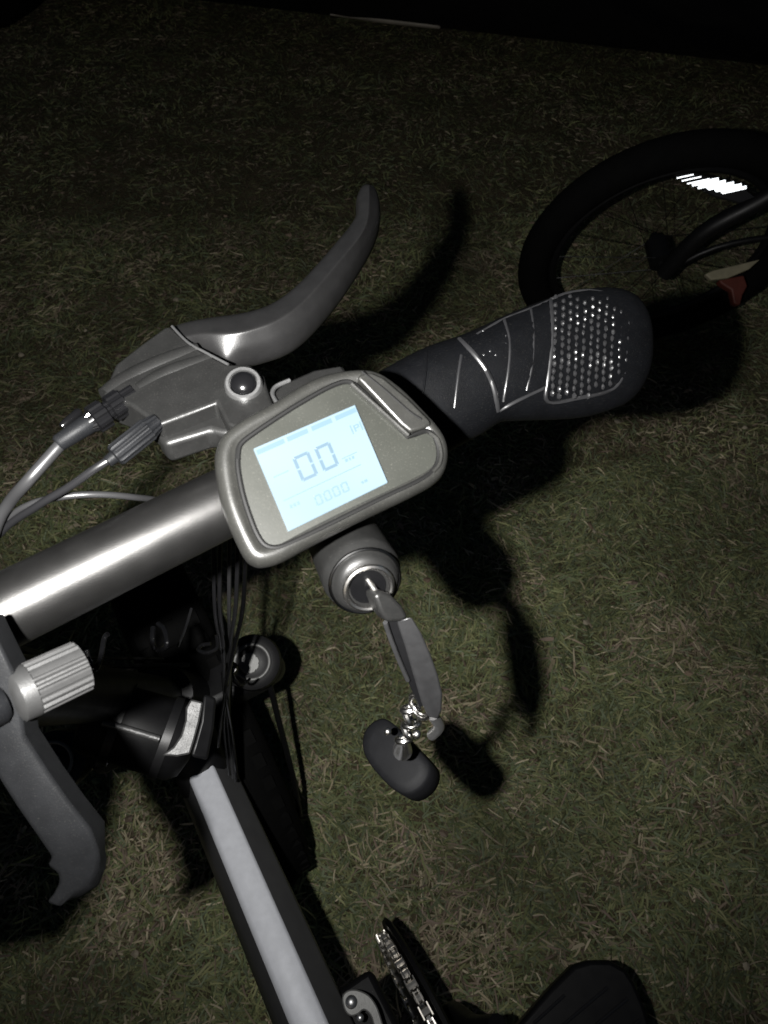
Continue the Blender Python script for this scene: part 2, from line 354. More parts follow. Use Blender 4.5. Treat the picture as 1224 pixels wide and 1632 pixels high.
# brake lever ----------------------------------------------------------
BL = part('brake_lever', BK, 'matt black brake lever with silver-rimmed pivot bolt')
HL = .181
def hp(pts, h): return [Ph(x, y, h) for x, y in pts]
body = [(163, 628), (184, 580), (225, 548), (262, 521), (272, 519), (300, 545), (330, 564), (362, 580), (398, 580), (421, 598), (428, 625), (440, 655), (400, 690), (362, 676), (345, 641), (254, 677), (240, 668), (208, 645)]
mb = MB(); slab(mb, hp(body, HL), UP, .014); mb.build('lever_body', 'lever_plastic', BL, bevel=.0028, seg=3)
for pts, r0, sink in (([(170, 634), (200, 612), (245, 590), (290, 572), (318, 562)], .0045, .0034), ([(222, 626), (255, 606), (295, 590), (338, 576)], .0040, .0031)):
    mb = MB(); tube(mb, hp(pts, HL+sink), lambda t, r0=r0: r0*(.86+.14*math.sin(math.pi*t)), 16); mb.build('body_ridge', 'lever_plastic', BL)
mb = MB(); slab(mb, hp([(246, 690), (262, 709), (336, 685), (352, 690), (380, 690), (370, 640), (345, 636), (250, 672)], HL+.0065), UP, .010); mb.build('lower_flange', 'lever_plastic', BL, bevel=.002, seg=3)
mb = MB(); tube(mb, hp([(274, 520), (300, 546), (330, 563), (364, 581)], HL-.0005), .0005, 8); mb.build('seam_edge', 'steel', BL)
# blade: lofted sections upper edge / ridge / lower edge
st = [((262, 524), (286, 540), (326, 568)), ((276, 516), (296, 536), (340, 570)), ((320, 505), (330, 530), (356, 574)), ((362, 497), (372, 532), (380, 562)), ((396, 492), (404, 524), (412, 552)), ((432, 481), (442, 512), (456, 540)), ((468, 455), (480, 486), (490, 514)),
      ((504, 418), (512, 450), (526, 474)), ((540, 375), (550, 404), (562, 425)), ((570, 340), (585, 364), (597, 368)), ((567, 320), (588, 330), (607, 336)), ((568, 304), (588, 307), (604, 308)), ((579, 291), (588, 290), (596, 293))]
rs = []
for i, (a, r_, c) in enumerate(st):
    dh = .0035 if i < 2 else 0
    A = Ph(*a, HL+.002+dh); M = Ph(*r_, HL-.0012+dh); Cc = Ph(*c, HL+.0050+dh); dn = Vector((0, 0, -.013 if 2 < i < 12 else -.006 if i < 12 else -.003)); c0 = (A+M+Cc)/3
    A, M, Cc = [c0 + (q_-c0)*1.09 for q_ in (A, M, Cc)]
    rs.append([A, A.lerp(M, .5)+UP*.0003, M.lerp(A, .12), M, M.lerp(Cc, .12), M.lerp(Cc, .6), Cc, Cc+dn*.8, A.lerp(Cc, .5)+dn*1.2, A+dn])
mb = MB(); mb.rings(rs); mb.build('lever_blade', 'lever_alloy', BL, sub=2, auto=0)
pv = Ph(388, 612, HL-.002); pn = (UP*.75 + (CAM-pv).normalized()*.5).normalized()
mb = MB(); lathe(mb, pv - pn*.006, pn, [(0, .0066), (.0062, .0066), (.0072, .0060), (.0072, .0050), (.0062, .0048)], 32); mb.build('pivot_ring', 'steel', BL)
mb = MB(); dome(mb, pv + pn*.0002, pn, .0047, .0030, 24, 6); mb.build('pivot_bolt', 'black_gloss', BL)
mb = MB(); lathe(mb, bar_pts[4] - U*.004, U, [(-.009, .0132), (-.009, .0172), (.009, .0172), (.009, .0132)], 36); mb.build('clamp_band', 'lever_plastic', BL, bevel=.001)
mb = MB(); slab(mb, hp([(436, 624), (446, 612), (500, 588), (545, 580), (560, 600), (470, 650), (444, 646)], HL+.004), UP, .012); mb.build('clamp_block', 'lever_plastic', BL, bevel=.0015)
mb = MB(); tube(mb, hp([(441, 642), (434, 628), (440, 616), (462, 606)], HL+.003), .0008, 8); mb.build('clamp_highlight', 'steel', BL)  # bright metal line that draws the edge highlight of the clamp block
# adjusters
k0 = Ph(238, 683, HL+.002); k1 = Ph(183, 727, HL+.004); kd = (k1-k0); kl = kd.length
mb = MB(); lathe(mb, k0, kd, [(-.004, .0030), (0, .0038), (.0006, .0042), (kl-.0008, .0041), (kl, .0036), (kl+.0004, .0022), (kl+.0030, .0020), (kl+.0032, .0012)], 48, mod=lambda k, t: 1 if t > kl-.0002 or t < 0 else (1.0 if k % 4 < 2 else .88)); mb.build('cable_adjuster', 'holder_alloy', BL, auto=25)
j0 = Ph(214, 628, HL+.003); j1 = Ph(140, 676, HL+.004); jd = j1-j0; jl = jd.length
mb = MB(); lathe(mb, j0, jd, [(0, .0040), (jl*.25, .0040), (jl*.26, .0050), (jl*.52, .0050), (jl*.54, .0036), (jl*.62, .0036), (jl*.63, .0052), (jl*.88, .0052), (jl*.9, .0040), (jl, .0034)], 48, mod=lambda k, t: 1.0 if k % 6 < 3 else .9); mb.build('locknut', 'black_gloss', BL, auto=25)
mb = MB(); lathe(mb, j1 - jd*.06, jd, [(0, .0034), (jl*.1, .0035), (jl*.66, .0029), (jl*.70, .0022)], 24); mb.build('ferrule', 'holder_alloy', BL)
mb = MB(); lathe(mb, Ph(128, 655, HL+.006), Ph(98, 680, HL+.006)-Ph(128, 655, HL+.006), [(0, .0012), (.001, .0017), (.008, .0015), (.009, .001)], 12); mb.build('adjuster_tip', 'black_gloss', BL)
# cables from the lever
def cable(name, pts, r, m='cable', parent=None, seg=10):
    mb = MB(); tube(mb, pts, r, seg, 8); return mb.build(name, m, parent or BK)
cable('brake_cable', [Ph(104, 700, HL+.005), Ph(86, 720, HL+.006), Ph(45, 766, HL+.010), Ph(14, 802, HL+.02), Ph(-8, 845, HL+.03), Ph(-40, 960, HL+.06), Ph(-20, 1010, HL+.09), P(120, 1060, .55), P(300, 1060, .68)], .0021, 'cable_grey')
cable('brake_cable', [Ph(180, 729, HL+.004), Ph(150, 748, HL+.006), Ph(110, 776, HL+.012), Ph(60, 806, HL+.02), Ph(0, 850, HL+.035), Ph(-50, 930, HL+.06), P(60, 1040, .50), P(260, 1050, .68)], .0014, 'cable')
cable('sensor_wire', [Ph(-40, 900, HL+.05), Ph(10, 830, HL+.03), Ph(50, 803, HL+.022), Ph(98, 792, HL+.02), Ph(150, 788, HL+.022), Ph(210, 792, HL+.03), Ph(262, 802, HL+.045), Ph(310, 840, HL+.06)], .0012, 'cable_grey')

# display ----------------------------------------------------------------
DS = part('display', BK, 'grey handlebar display with a glowing pale blue screen')
back = Vector((ub.y, -ub.x, 0)).normalized(); dn_ = (UP*math.cos(math.radians(26)) + back*math.sin(math.radians(26))).normalized()
dc = P(530, 740, .235)
def dpl(x, y, lift=0.): return Pp(x, y, dc + dn_*lift, dn_)
outer = smoothpoly([(343, 732), (347, 704), (360, 683), (392, 660), (435, 637), (482, 608), (521, 591), (572, 583), (608, 589), (644, 614), (680, 650), (707, 681), (719, 709), (717, 740), (701, 764), (661, 787), (571, 830), (500, 866), (456, 890), (428, 899), (407, 897), (388, 880), (363, 826), (350, 783)], 4)
OW = [dpl(p.x, p.y) for p in outer]; oc = sum(OW, Vector())/len(OW)
def osc(s, z):                     # inset outline by about s metres
    out = []; N = len(OW)
    for i, p in enumerate(OW):
        t = (OW[(i+1) % N] - OW[i-1]).normalized(); q = dn_.cross(t)
        if q.dot(oc - p) < 0: q = -q
        out.append(p + q*s + dn_*z)
    return out
mb = MB(); mb.rings([osc(.0085, -.027), osc(.0035, -.0225), osc(.0007, -.010), osc(0, -.005), osc(.0004, -.0025), osc(.0015, -.0006), osc(.0030, 0), osc(.0046, -.0003), osc(.0056, -.0016)], caps=True)
mb.build('housing', 'shell', DS, auto=0)
inner = [(379, 720), (383, 706), (414, 684), (464, 651), (521, 618), (550, 607), (566, 612), (651, 697), (668, 690), (680, 686), (692, 692), (700, 716), (698, 740), (680, 761), (608, 794), (536, 830), (464, 865), (440, 874), (421, 870), (407, 848), (388, 794), (379, 748)]
def corner(pts, hard, n=4):
    out = []
    for x, y in pts: out += [(x, y)]
    N = len(out); res = []
    for i, p in enumerate(out):
        if p in hard: res.append(Vector((*p, 0))); continue
        a_ = Vector((*out[i-1], 0)); b_ = Vector((*p, 0)); c_ = Vector((*out[(i+1) % N], 0))
        q0_ = b_.lerp(a_, .45 if out[i-1] not in hard else .35); q1_ = b_.lerp(c_, .45 if out[(i+1) % N] not in hard else .35)
        res += [q0_*(1-t_)**2 + b_*2*t_*(1-t_) + q1_*t_*t_ for t_ in (0, .25, .5, .75, 1)]
    return res
IW = [dpl(p.x, p.y, -.0006) for p in corner(inner, {(651, 697)})]
# groove ring around the face plate
mb = MB(); tube(mb, IW + [IW[0]], .0009, 8, 0); mb.build('groove', 'groove', DS)
mb = MB(); slab(mb, IW, dn_, .003); mb.build('face_plate', 'face', DS, bevel=.0007, seg=3)
btn = [(574, 596), (592, 593), (612, 602), (650, 634), (684, 668), (688, 676), (676, 682), (655, 688), (640, 676), (580, 612), (570, 602)]
mb = MB(); slab(mb, [dpl(x, y, .0014) for x, y in btn], dn_, .004); mb.build('power_button', 'shell', DS, bevel=.0012, seg=3)
mb = MB(); tube(mb, [dpl(x, y, .0008) for x, y in ((560, 612), (600, 648), (651, 694))], .0008, 8); mb.build('button_edge', 'shell', DS)
mb = MB(); tube(mb, [dpl(x, y, .0016) for x, y in ((577, 592), (612, 620), (652, 655), (672, 668))], .0004, 6); mb.build('button_seam', 'groove', DS)
mb = MB(); tube(mb, [dpl(x, y, .0000) for x, y in ((684, 690), (697, 700), (703, 722), (700, 740), (690, 752))], .0007, 8); mb.build('corner_bead', 'shell', DS)
SC = [(404.5, 715), (565.5, 645.5), (617.6, 768.5), (460, 846)]
ZS = .0004
Sw = [dpl(x, y, ZS) for x, y in SC]
def sp(s, t, z=0.):
    a = Sw[0].lerp(Sw[1], s); c = Sw[3].lerp(Sw[2], s); return a.lerp(c, t) + dn_*z
mb = MB(); slab(mb, Sw, dn_, .0012); mb.build('screen', 'lcd_screen', DS, smooth=False)
def splate(name, polys, m, z=.0002):
    mb = MB()
    for q in polys: slab(mb, [sp(s, t, z) for s, t in q], dn_, .00025)
    return mb.build(name, m, DS, smooth=False)
def zero(s0, t0, s1, t1, w_, g_):
    W = s1-s0; tm = (t0+t1)/2; wt = w_*1.2
    H = lambda t: [(s0+g_, t), (s1-g_, t), (s1-g_-w_*.5, t+wt), (s0+g_+w_*.5, t+wt)]
    return [H(t0), [(s0+g_+w_*.5, t1-wt), (s1-g_-w_*.5, t1-wt), (s1-g_, t1), (s0+g_, t1)],
            [(s0, t0+g_), (s0+w_, t0+g_+wt*.6), (s0+w_, tm-g_), (s0, tm-g_*.5)], [(s0, tm+g_*.5), (s0+w_, tm+g_), (s0+w_, t1-g_-wt*.6), (s0, t1-g_)],
            [(s1-w_, t0+g_+wt*.6), (s1, t0+g_), (s1, tm-g_*.5), (s1-w_, tm-g_)], [(s1-w_, tm+g_), (s1, tm+g_*.5), (s1, t1-g_), (s1-w_, t1-g_-wt*.6)]]
splate('digit', zero(.275, .275, .435, .575, .028, .012), 'lcd_segment'); splate('digit', zero(.49, .275, .645, .575, .028, .012), 'lcd_segment')
for i in range(4): s0 = .315 + i*.088; splate('digit', zero(s0, .775, s0+.066, .895, .014, .007), 'lcd_faint')
R4 = lambda s0, t0, s1, t1: [(s0, t0), (s1, t0), (s1, t1), (s0, t1)]
splate('divider_line', [R4(.06, .672, .83, .682)], 'lcd_faint')
splate('dash', [R4(.06, .385, .20, .395)], 'lcd_faint'); splate('dash', [R4(.69, .52, .84, .53)], 'lcd_faint')
for s0, s1 in ((.01, .27), (.30, .50), (.54, .74), (.78, .99)): splate('battery_bar', [R4(s0, .03, s1, .085)], 'lcd_faint')
splate('unit_mark', [R4(.71, .545, .735, .58), R4(.75, .545, .765, .58), R4(.78, .545, .80, .58)], 'lcd_faint')
splate('unit_mark', [R4(.77, .86, .79, .89), R4(.80, .86, .83, .89)], 'lcd_faint')
splate('trip_mark', [R4(.09, .75, .11, .79), R4(.125, .75, .145, .79), R4(.16, .75, .18, .79)], 'lcd_faint')
splate('parking_mark', [R4(.905, .22, .918, .30), R4(.918, .22, .945, .232), R4(.945, .222, .957, .262), R4(.918, .255, .945, .267), R4(.875, .205, .885, .315), R4(.972, .205, .982, .315)], 'lcd_faint')
# bracket that holds the display on the bar
mb = MB(); box(mb, oc - dn_*.026, ub, dn_, ub.cross(dn_), .030, .016, .030); mb.build('bracket', 'black_plastic', DS, bevel=.003)
mb = MB(); lathe(mb, bar_pts[4], U, [(-.014, .0131), (-.014, .0185), (.014, .0185), (.014, .0131)], 36); mb.build('bracket_band', 'black_plastic', DS, bevel=.001)

# thumb lever under the display --------------------------------------------
TL = part('ignition_lock', BK, 'black barrel lock with a chrome rim')
q0 = P(548, 858, .272); q1 = P(589, 940, .246); qd = (q1-q0).normalized(); ql = (q1-q0).length
qd = (qd + (CAM-q1).normalized()*.25).normalized()
mb = MB(); lathe(mb, q1 - qd*.030, qd, [(-.014, .0138), (.004, .0140), (.0185, .0140), (.0205, .0136), (.0215, .0128), (.0255, .0112), (.0270, .0100), (.0278, .0084)], 40); mb.build('barrel', 'lever_plastic', TL, auto=50)
mb = MB(); torus(mb, q1 - qd*.0012, qd, .0080, .0010, 36, 8); mb.build('end_ring', 'chrome', TL)
mb = MB(); torus(mb, q1 - qd*.0060, qd, .0122, .0006, 36, 8); mb.build('end_ring', 'dark_chrome', TL)
mb = MB(); lathe(mb, q1 - qd*.004, qd, [(0, .0064), (.0022, .0062), (.0024, .003)], 28); mb.build('end_cap', 'black_gloss', TL)
KY = thing('key', 'grey metal key in the barrel lock under the display, with chrome ring and black fob', 'key', q1)
mb = MB(); tube(mb, [P(586, 924, .2462), P(606, 953, .243)], .0010, 8, 0); mb.build('key_blade', 'chrome', KY)
khn = (CAM - P(620, 965, .2425)).normalized() + VR*.5 - VU*.25
mb = MB(); slab(mb, [Pp(x, y, P(620, 965, .2425), khn.normalized()) for x, y in ((596, 950), (606, 942), (624, 948), (642, 966), (652, 984), (640, 992), (618, 992), (606, 976))], khn, .008); mb.build('key_head', 'lever_plastic', KY, bevel=.0016, seg=3)
def bar_(pts, z0, z1, y0=980, y1=1145): return [P(x, y, z0 + (z1-z0)*(y-y0)/(y1-y0)) for x, y in pts]
kn = (CAM - P(655, 1060, .256)).normalized()
mb = MB(); slab(mb, bar_([(632, 990), (656, 983), (672, 1010), (686, 1042), (698, 1076), (705, 1105), (704, 1132), (698, 1146), (682, 1142), (672, 1120), (660, 1080), (645, 1028)], .244, .284), kn, .020); mb.build('key_bow', 'arm_alloy', KY, bevel=.0008, seg=2)
mb = MB(); slab(mb, bar_([(613, 988), (634, 986), (648, 1030), (664, 1085), (676, 1124), (668, 1128), (650, 1086), (628, 1024)], .2475, .287), kn, .018); mb.build('key_web', 'black_plastic', KY, bevel=.0004)
mb = MB(); tube(mb, bar_([(614, 992), (622, 1016), (636, 1052), (650, 1084)], .2455, .2855), .0009, 8); mb.build('key_edge', 'arm_alloy', KY)
mb = MB()
for dz in (0, .0012): torus(mb, P(668, 1128, .288) + VU*dz, (VF*.55 + VR*.7 + VU*.35), .0048, .0008, 28, 8)
mb.build('split_ring', 'chrome', KY)
for i, (x, y, z) in enumerate(((654, 1130, .296), (650, 1142, .302), (656, 1154, .308), (648, 1165, .314), (644, 1178, .322))):
    mb = MB(); torus(mb, P(x, y, z), (Vector((1, .3, .4)) if i % 2 else Vector((-.2, 1, .8))), .0032, .0013, 20, 8); mb.build('chain_link', 'chrome', KY)
mb = MB(); lathe(mb, P(643, 1178, .322), P(641, 1204, .352) - P(643, 1178, .322), [(0, .0012), (.001, .0024), (.008, .0028), (.016, .0040), (.024, .0046)], 16); mb.build('fob_cap', 'chrome', KY)
for x, y, z in ((664, 1170, .312), (618, 1166, .350)):
    mb = MB(); dome(mb, P(x, y, z), (CAM-P(x, y, z)), .0019, .0014, 12, 4); mb.build('rivet', 'chrome', KY)
mb = MB(); tube(mb, [P(690, 1140, .288), P(700, 1158, .296), P(688, 1172, .304)], .0022, 10); mb.build('bow_tab', 'steel', KY)
pdl = smoothpoly([(584, 1160), (597, 1148), (613, 1145), (630, 1156), (650, 1178), (672, 1200), (686, 1220), (682, 1243), (667, 1260), (648, 1267), (628, 1259), (606, 1238), (588, 1216), (578, 1194), (578, 1174)], 4)
pc = P(632, 1208, .368); pnn = ((CAM-pc).normalized() + VR*-.35 + VU*.25).normalized()
PW = [Pp(p.x, p.y, pc, pnn) for p in pdl]; pcc = sum(PW, Vector())/len(PW)
mb = MB(); mb.rings([[pcc.lerp(p, .25) + pnn*.0018 for p in PW], [pcc.lerp(p, .7) + pnn*.0013 for p in PW], [pcc.lerp(p, .93) + pnn*.0006 for p in PW], [p - pnn*.001 for p in PW], [p - pnn*.018 for p in PW], [pcc.lerp(p, .8) - pnn*.026 for p in PW]]); mb.build('fob', 'paddle_plastic', KY, auto=50)

# stem, head, fork, front wheel ----------------------------------------------
mid = b0 - ub*.045
head = Vector((b0.x, b0.y, 0)) + RT*.018 + FW*.180; head.z = .545
sa = (head - mid).normalized()
mb = MB(); tube(mb, [mid - sa*.01, head + sa*.02], .0175, 32, 0); mb.build('stem', 'black_plastic', BK)
mb = MB(); lathe(mb, mid, ub, [(-.022, .0131), (-.022, .0190), (.012, .0190), (.012, .0131)], 36); mb.build('stem_clamp', 'black_plastic', BK, bevel=.002)
h0 = P(140, 1138, .50); h1 = P(300, 1186, .512); hd = h1-h0
mb = MB(); lathe(mb, h0, hd, [(-.004, .010), (0, .0235), (.004, .0255), (hd.length*.9, .0265), (hd.length, .022), (hd.length+.004, .010)], 48); mb.build('stem_hinge', 'black_satin', BK)
mb = MB(); tube(mb, [P(163, 1151, .470), P(205, 1163, .474), P(254, 1178, .478)], .0023, 12); mb.build('hinge_glint', 'hinge_steel', BK)  # thin metal rod added to draw the streak of glint along the hinge
for t_ in (.30, .78):
    mb = MB(); lathe(mb, h0 + hd*t_, hd, [(-.003, .026), (-.003, .0282), (.003, .0282), (.003, .026)], 40); mb.build('hinge_collar', 'black_plastic', BK)
mb = MB(); tube(mb, [head - sa*.05, head + sa*.09], .027, 36, 0); mb.build('head_tube', 'black_plastic', BK)
# silver hinge plate with its black clamp block
hz = .465
cres = [(304, 1114), (324, 1119), (318, 1150), (310, 1180), (303, 1202), (282, 1206), (258, 1204), (276, 1190), (288, 1172), (295, 1148), (296, 1128)]
hpn = ((CAM-P(300, 1160, hz)).normalized() + VR*.0).normalized(); hpt = P(300, 1160, hz)
mb = MB(); slab(mb, [Pp(x, y, hpt, hpn) for x, y in cres], hpn, .010); mb.build('hinge_plate', 'hinge_steel', BK, bevel=.0012)
blk = [(325, 1106), (345, 1112), (341, 1160), (331, 1212), (304, 1206), (311, 1182), (320, 1150)]
hbn = (hpn + VR*.75).normalized()
mb = MB(); slab(mb, [Pp(x, y, P(322, 1160, hz+.002), hbn) for x, y in blk], hpn, .030); mb.build('hinge_block', 'black_plastic', BK, bevel=.002)
# fork
FK = part('fork', BK)
fax = (WC - Vector((head.x, head.y, .53))); fdir = (Vector((head.x, head.y, .53)) - (WC + FW*-.02)).normalized()
for s in (1, -1):
    cap = P(402, 1055, .745) if s == 1 else P(402, 1055, .745) - RT*.20
    ax = WC + RT*(.098*s)
    fd = (cap - ax).normalized()
    mb = MB(); lathe(mb, cap - fd*.005, fd*-1, [(-.004, .020), (0, .0275), (.012, .0290), (.030, .0270), (.06, .0215), (.12, .0200), (.125, .0240), ((cap-ax).length-.01, .0230), ((cap-ax).length+.01, .015)], 32); mb.build('fork_leg', 'black_plastic', FK)
    mb = MB(); lathe(mb, cap - fd*.001, fd, [(0, .0188), (.0030, .0188), (.0036, .0180)], 40); mb.build('cap_seat', 'black_plastic', FK)
    mb = MB(); torus(mb, cap + fd*.0026, fd, .0172, .0018, 40, 10); mb.build('cap_ring', 'dial_grey', FK)
    mb = MB(); lathe(mb, cap - fd*.001 - RT*.003, fd, [(0, .0105), (.0045, .0105), (.0052, .0096)], 40, mod=lambda k, t: 1 - .09*(k % 5 == 0)); mb.build('adjuster_dial', 'dial_grey', FK, auto=30)
mb = MB(); box(mb, Vector((head.x, head.y, .480)) + FW*.02, RT, FW, UP, .20, .05, .035); mb.build('crown', 'black_plastic', FK, bevel=.010)
FWH = part('front_wheel', BK)
mb = MB(); torus(mb, WC, RT, .214, .046, 64, 16, ax=UP)
mb.build('tyre', 'tyre', FWH)
mb = MB()
for i in range(56):
    for s in (-1, 0, 1):
        a = 2*math.pi*(i + .5*(s == 0))/56; e = UP*math.cos(a) + FW*math.sin(a); tn = FW*math.cos(a) - UP*math.sin(a)
        c = WC + e*(.2575 - .008*abs(s)) + RT*(.024*s); box(mb, c, (e*1 + RT*.45*s).normalized(), tn, RT, .007, .016, .018)
mb.build('tread_blocks', 'tyre', FWH, smooth=False)['kind'] = 'stuff'
mb = MB()
rs = []
for i in range(65):
    a = 2*math.pi*i/64; e = UP*math.cos(a) + FW*math.sin(a); rs.append([WC + e*r_ + RT*x_ for r_, x_ in ((.178, -.032), (.168, -.028), (.162, 0), (.168, .028), (.178, .032))])
mb.rings(rs, closed=True, caps=False); mb.build('rim', 'black_plastic', FWH)
for i in range(18):
    a = 2*math.pi*i/18; e = UP*math.cos(a) + FW*math.sin(a); a2 = a + (.5 if i % 2 else -.5); e2 = UP*math.cos(a2) + FW*math.sin(a2); s = 1 if (i//2) % 2 else -1
    mb = MB(); tube(mb, [WC + e2*.03 + RT*.03*s, WC + e*.166], .0012, 5, 0); mb.build('spoke', 'dark_chrome', FWH)
mb = MB(); lathe(mb, WC, RT, [(-.085, .008), (-.05, .010), (-.045, .034), (.045, .034), (.05, .010), (.085, .008)], 28); mb.build('hub', 'black_plastic', FWH)
mb = MB(); dome(mb, P(430, 1316, .80), CAM - P(430, 1316, .80), .0035, .003, 12, 4); mb.build('valve_cap', 'steel', FWH)

# cable bundle at the head -------------------------------------------------------
CB = part('cable_bundle', BK)
bun = [[(352, 820), (350, 960), (356, 1020), (357, 1075), (358, 1110), (352, 1150), (348, 1190)], [(366, 820), (365, 960), (366, 1010), (366, 1058), (364, 1100), (362, 1150), (372, 1240)],
       [(380, 820), (376, 960), (368, 1020), (366, 1075), (364, 1110), (366, 1150), (376, 1245)], [(340, 820), (342, 965), (350, 1020), (358, 1070), (361, 1110), (357, 1160), (366, 1235)],
       [(392, 820), (388, 960), (374, 1030), (362, 1085), (360, 1110), (370, 1170), (378, 1240)]]
for i, bb in enumerate(bun):
    z0, z1 = .46, .68
    pts = [P(x, y, z0 + (z1-z0)*k/6) for k, (x, y) in enumerate(bb)]
    mb = MB(); tube(mb, pts, [.0015, .0014, .0015, .0013, .0015][i], 8, 8); mb.build('wire', ['cable', 'cable_grey', 'cable', 'cable', 'black_gloss'][i], CB)
for k in range(9):
    y = 1073 + k*6.2; mb = MB(); torus(mb, P(361 + .3*k, y, .605 + k*.004), (P(362, 1130, .64) - P(361, 1073, .605)), .0036 - .0001*k, .0011, 14, 6); mb.build('wrap_coil', 'black_gloss', CB)
mb = MB(); lathe(mb, P(368, 1066, .60), CAM - P(368, 1066, .60), [(0, .005), (.004, .006), (.008, .004)], 16); mb.build('tie_block', 'black_gloss', CB)
mb = MB(); tube(mb, [P(368, 1070, .60), P(378, 1088, .61), P(388, 1090, .62), P(398, 1082, .63)], .0012, 8); mb.build('tie_tail', 'black_gloss', CB)
mb = MB(); tube(mb, [P(244, 1000, .44), P(243, 1020, .435), P(247, 1034, .44), P(256, 1036, .44), P(266, 1026, .435), P(262, 1004, .44), P(252, 994, .445)], .0016, 8); mb.build('wire_clip', 'black_gloss', CB)
mb = MB(); tube(mb, [P(345, 1012, .47), P(346, 1032, .47), P(330, 1040, .47), P(316, 1036, .475), P(322, 1028, .48), P(336, 1026, .48)], .0013, 8); mb.build('wire_loop', 'black_gloss', CB)
mb = MB(); tube(mb, [P(137, 1036, .36), P(142, 1054, .36), P(152, 1066, .365), P(160, 1050, .365), P(166, 1018, .37), P(172, 1010, .37)], .0014, 8); mb.build('wire_loop', 'black_gloss', CB)
mb = MB(); tube(mb, [P(305, 970, .46), P(296, 1000, .47), P(284, 1030, .50)], .0009, 6); mb.build('wire', 'cable', CB)
cable('motor_cable', [P(420, 1075, .78), P(432, 1100, .80), P(442, 1140, .83), P(455, 1190, .87), P(470, 1250, .92), P(478, 1300, .98)], .0034, 'black_plastic')

# main frame tube -------------------------------------------------------------------
FR = part('frame', BK)
t0 = P(309, 1200, .72); t1 = P(494, 1632, .55); td = (t1-t0).normalized(); t2 = t1 + td*.22
tn = (CAM - t0.lerp(t1, .5)).normalized(); tn = (tn - td*tn.dot(td)).normalized(); ts = td.cross(tn).normalized()
if ts.x < 0: ts = -ts
sec = [(-.0110, 0), (.0110, 0), (.0290, -.022), (.0310, -.050), (.0200, -.072), (-.0200, -.072), (-.0260, -.050), (-.0200, -.018)]
mb = MB(); mb.rings([[p + ts*x + tn*y for x, y in sec] for p in (t0, t0.lerp(t1, .33), t0.lerp(t1, .66), t1, t2)]); mb.build('main_tube', 'frame_shaded', FR, bevel=.0022, seg=3, auto=40)
mb = MB(); mb.rings([[p + ts*x + tn*y for x, y in ((-.0135, -.0040), (-.0118, -.0008), (-.0090, .0010), (0, .0016), (.0095, .0014), (.0112, .0006), (.0122, -.0014), (.0100, -.0060), (-.0100, -.0060))] for p in (t0 + td*.004, t0.lerp(t1, .5), t2)]); mb.build('top_sheen', 'frame_lit', FR)  # pale strip painting the flash sheen on the tube's top face
mb = MB(); tube(mb, [t0 - tn*.03 + td*.02, head + Vector((0, 0, -.02))], .026, 20, 0); mb.build('head_gusset', 'black_plastic', FR)
# quick-release hinge lever near the frame joint
qz = .555; qp = P(560, 1597, qz); qn = (CAM-qp).normalized()
lev = smoothpoly([(545, 1594), (548, 1583), (558, 1577), (572, 1578), (588, 1586), (600, 1602), (608, 1624), (618, 1660), (606, 1664), (596, 1636), (590, 1618), (580, 1610), (572, 1616), (560, 1620), (550, 1612)], 3)
mb = MB(); slab(mb, [Pp(p.x, p.y, qp, qn) for p in lev], qn, .005); mb.build('release_lever', 'dial_grey', FR, bevel=.0012)
mb = MB(); dome(mb, qp, qn, .0046, .003, 20, 5); mb.build('release_bolt', 'steel', FR)
mb = MB(); dome(mb, P(574, 1622, qz-.004), qn, .0030, .002, 14, 4); mb.build('release_bolt', 'steel', FR)
mb = MB(); dome(mb, P(538, 1612, .57), qn, .0016, .0016, 10, 3); mb.build('frame_screw', 'steel', FR)
mb = MB(); box(mb, P(585, 1650, .60), ts, td, tn, .05, .07, .05); mb.build('hinge_housing', 'black_plastic', FR, bevel=.006)
# chainring with chain
CR = part('chainring', BK)
c_top = P(648, 1548, .73); crd = FW.copy(); bbp = c_top - FW*.06 - UP*.10; bbp = Vector(bbp)
RR = .098
e0 = c_top - bbp; bbp = c_top - e0.normalized()*RR
mb = MB(); lathe(mb, bbp + RT*.006, RT, [(0, .03), (0, RR+.012), (.004, RR+.014), (.0065, RR+.010), (.0065, .03)], 72); mb.build('chain_guard', 'black_plastic', CR)
mb = MB(); lathe(mb, bbp - RT*.002, RT, [(-.002, .03), (-.002, RR-.004), (.002, RR-.004), (.002, .03)], 60); mb.build('sprocket', 'dark_chrome', CR)
mb = MB(); nl = int(2*math.pi*RR/.0127)
for i in range(nl):
    a = 2*math.pi*i/nl; e = UP*math.cos(a) + FW*math.sin(a); tn_ = FW*math.cos(a) - UP*math.sin(a); c = bbp + e*RR - RT*.002
    for s in ((-1, 1) if i % 2 else (-.55, .55)): box(mb, c + RT*(.0046*s), RT, tn_, e, .0012, .0122, .0078)
    lathe(mb, c - RT*.004, RT, [(0, .0039), (.008, .0039)], 8)
mb.build('chain', 'chain_steel', CR)['kind'] = 'stuff'
mb = MB(); tube(mb, [bbp + RT*.012, bbp + RT*.03, bbp + RT*.035 - FW*.02 + UP*.06, bbp + RT*.05 - FW*.03 + UP*.10], .010, 12, 4); mb.build('crank_arm', 'black_plastic', CR)
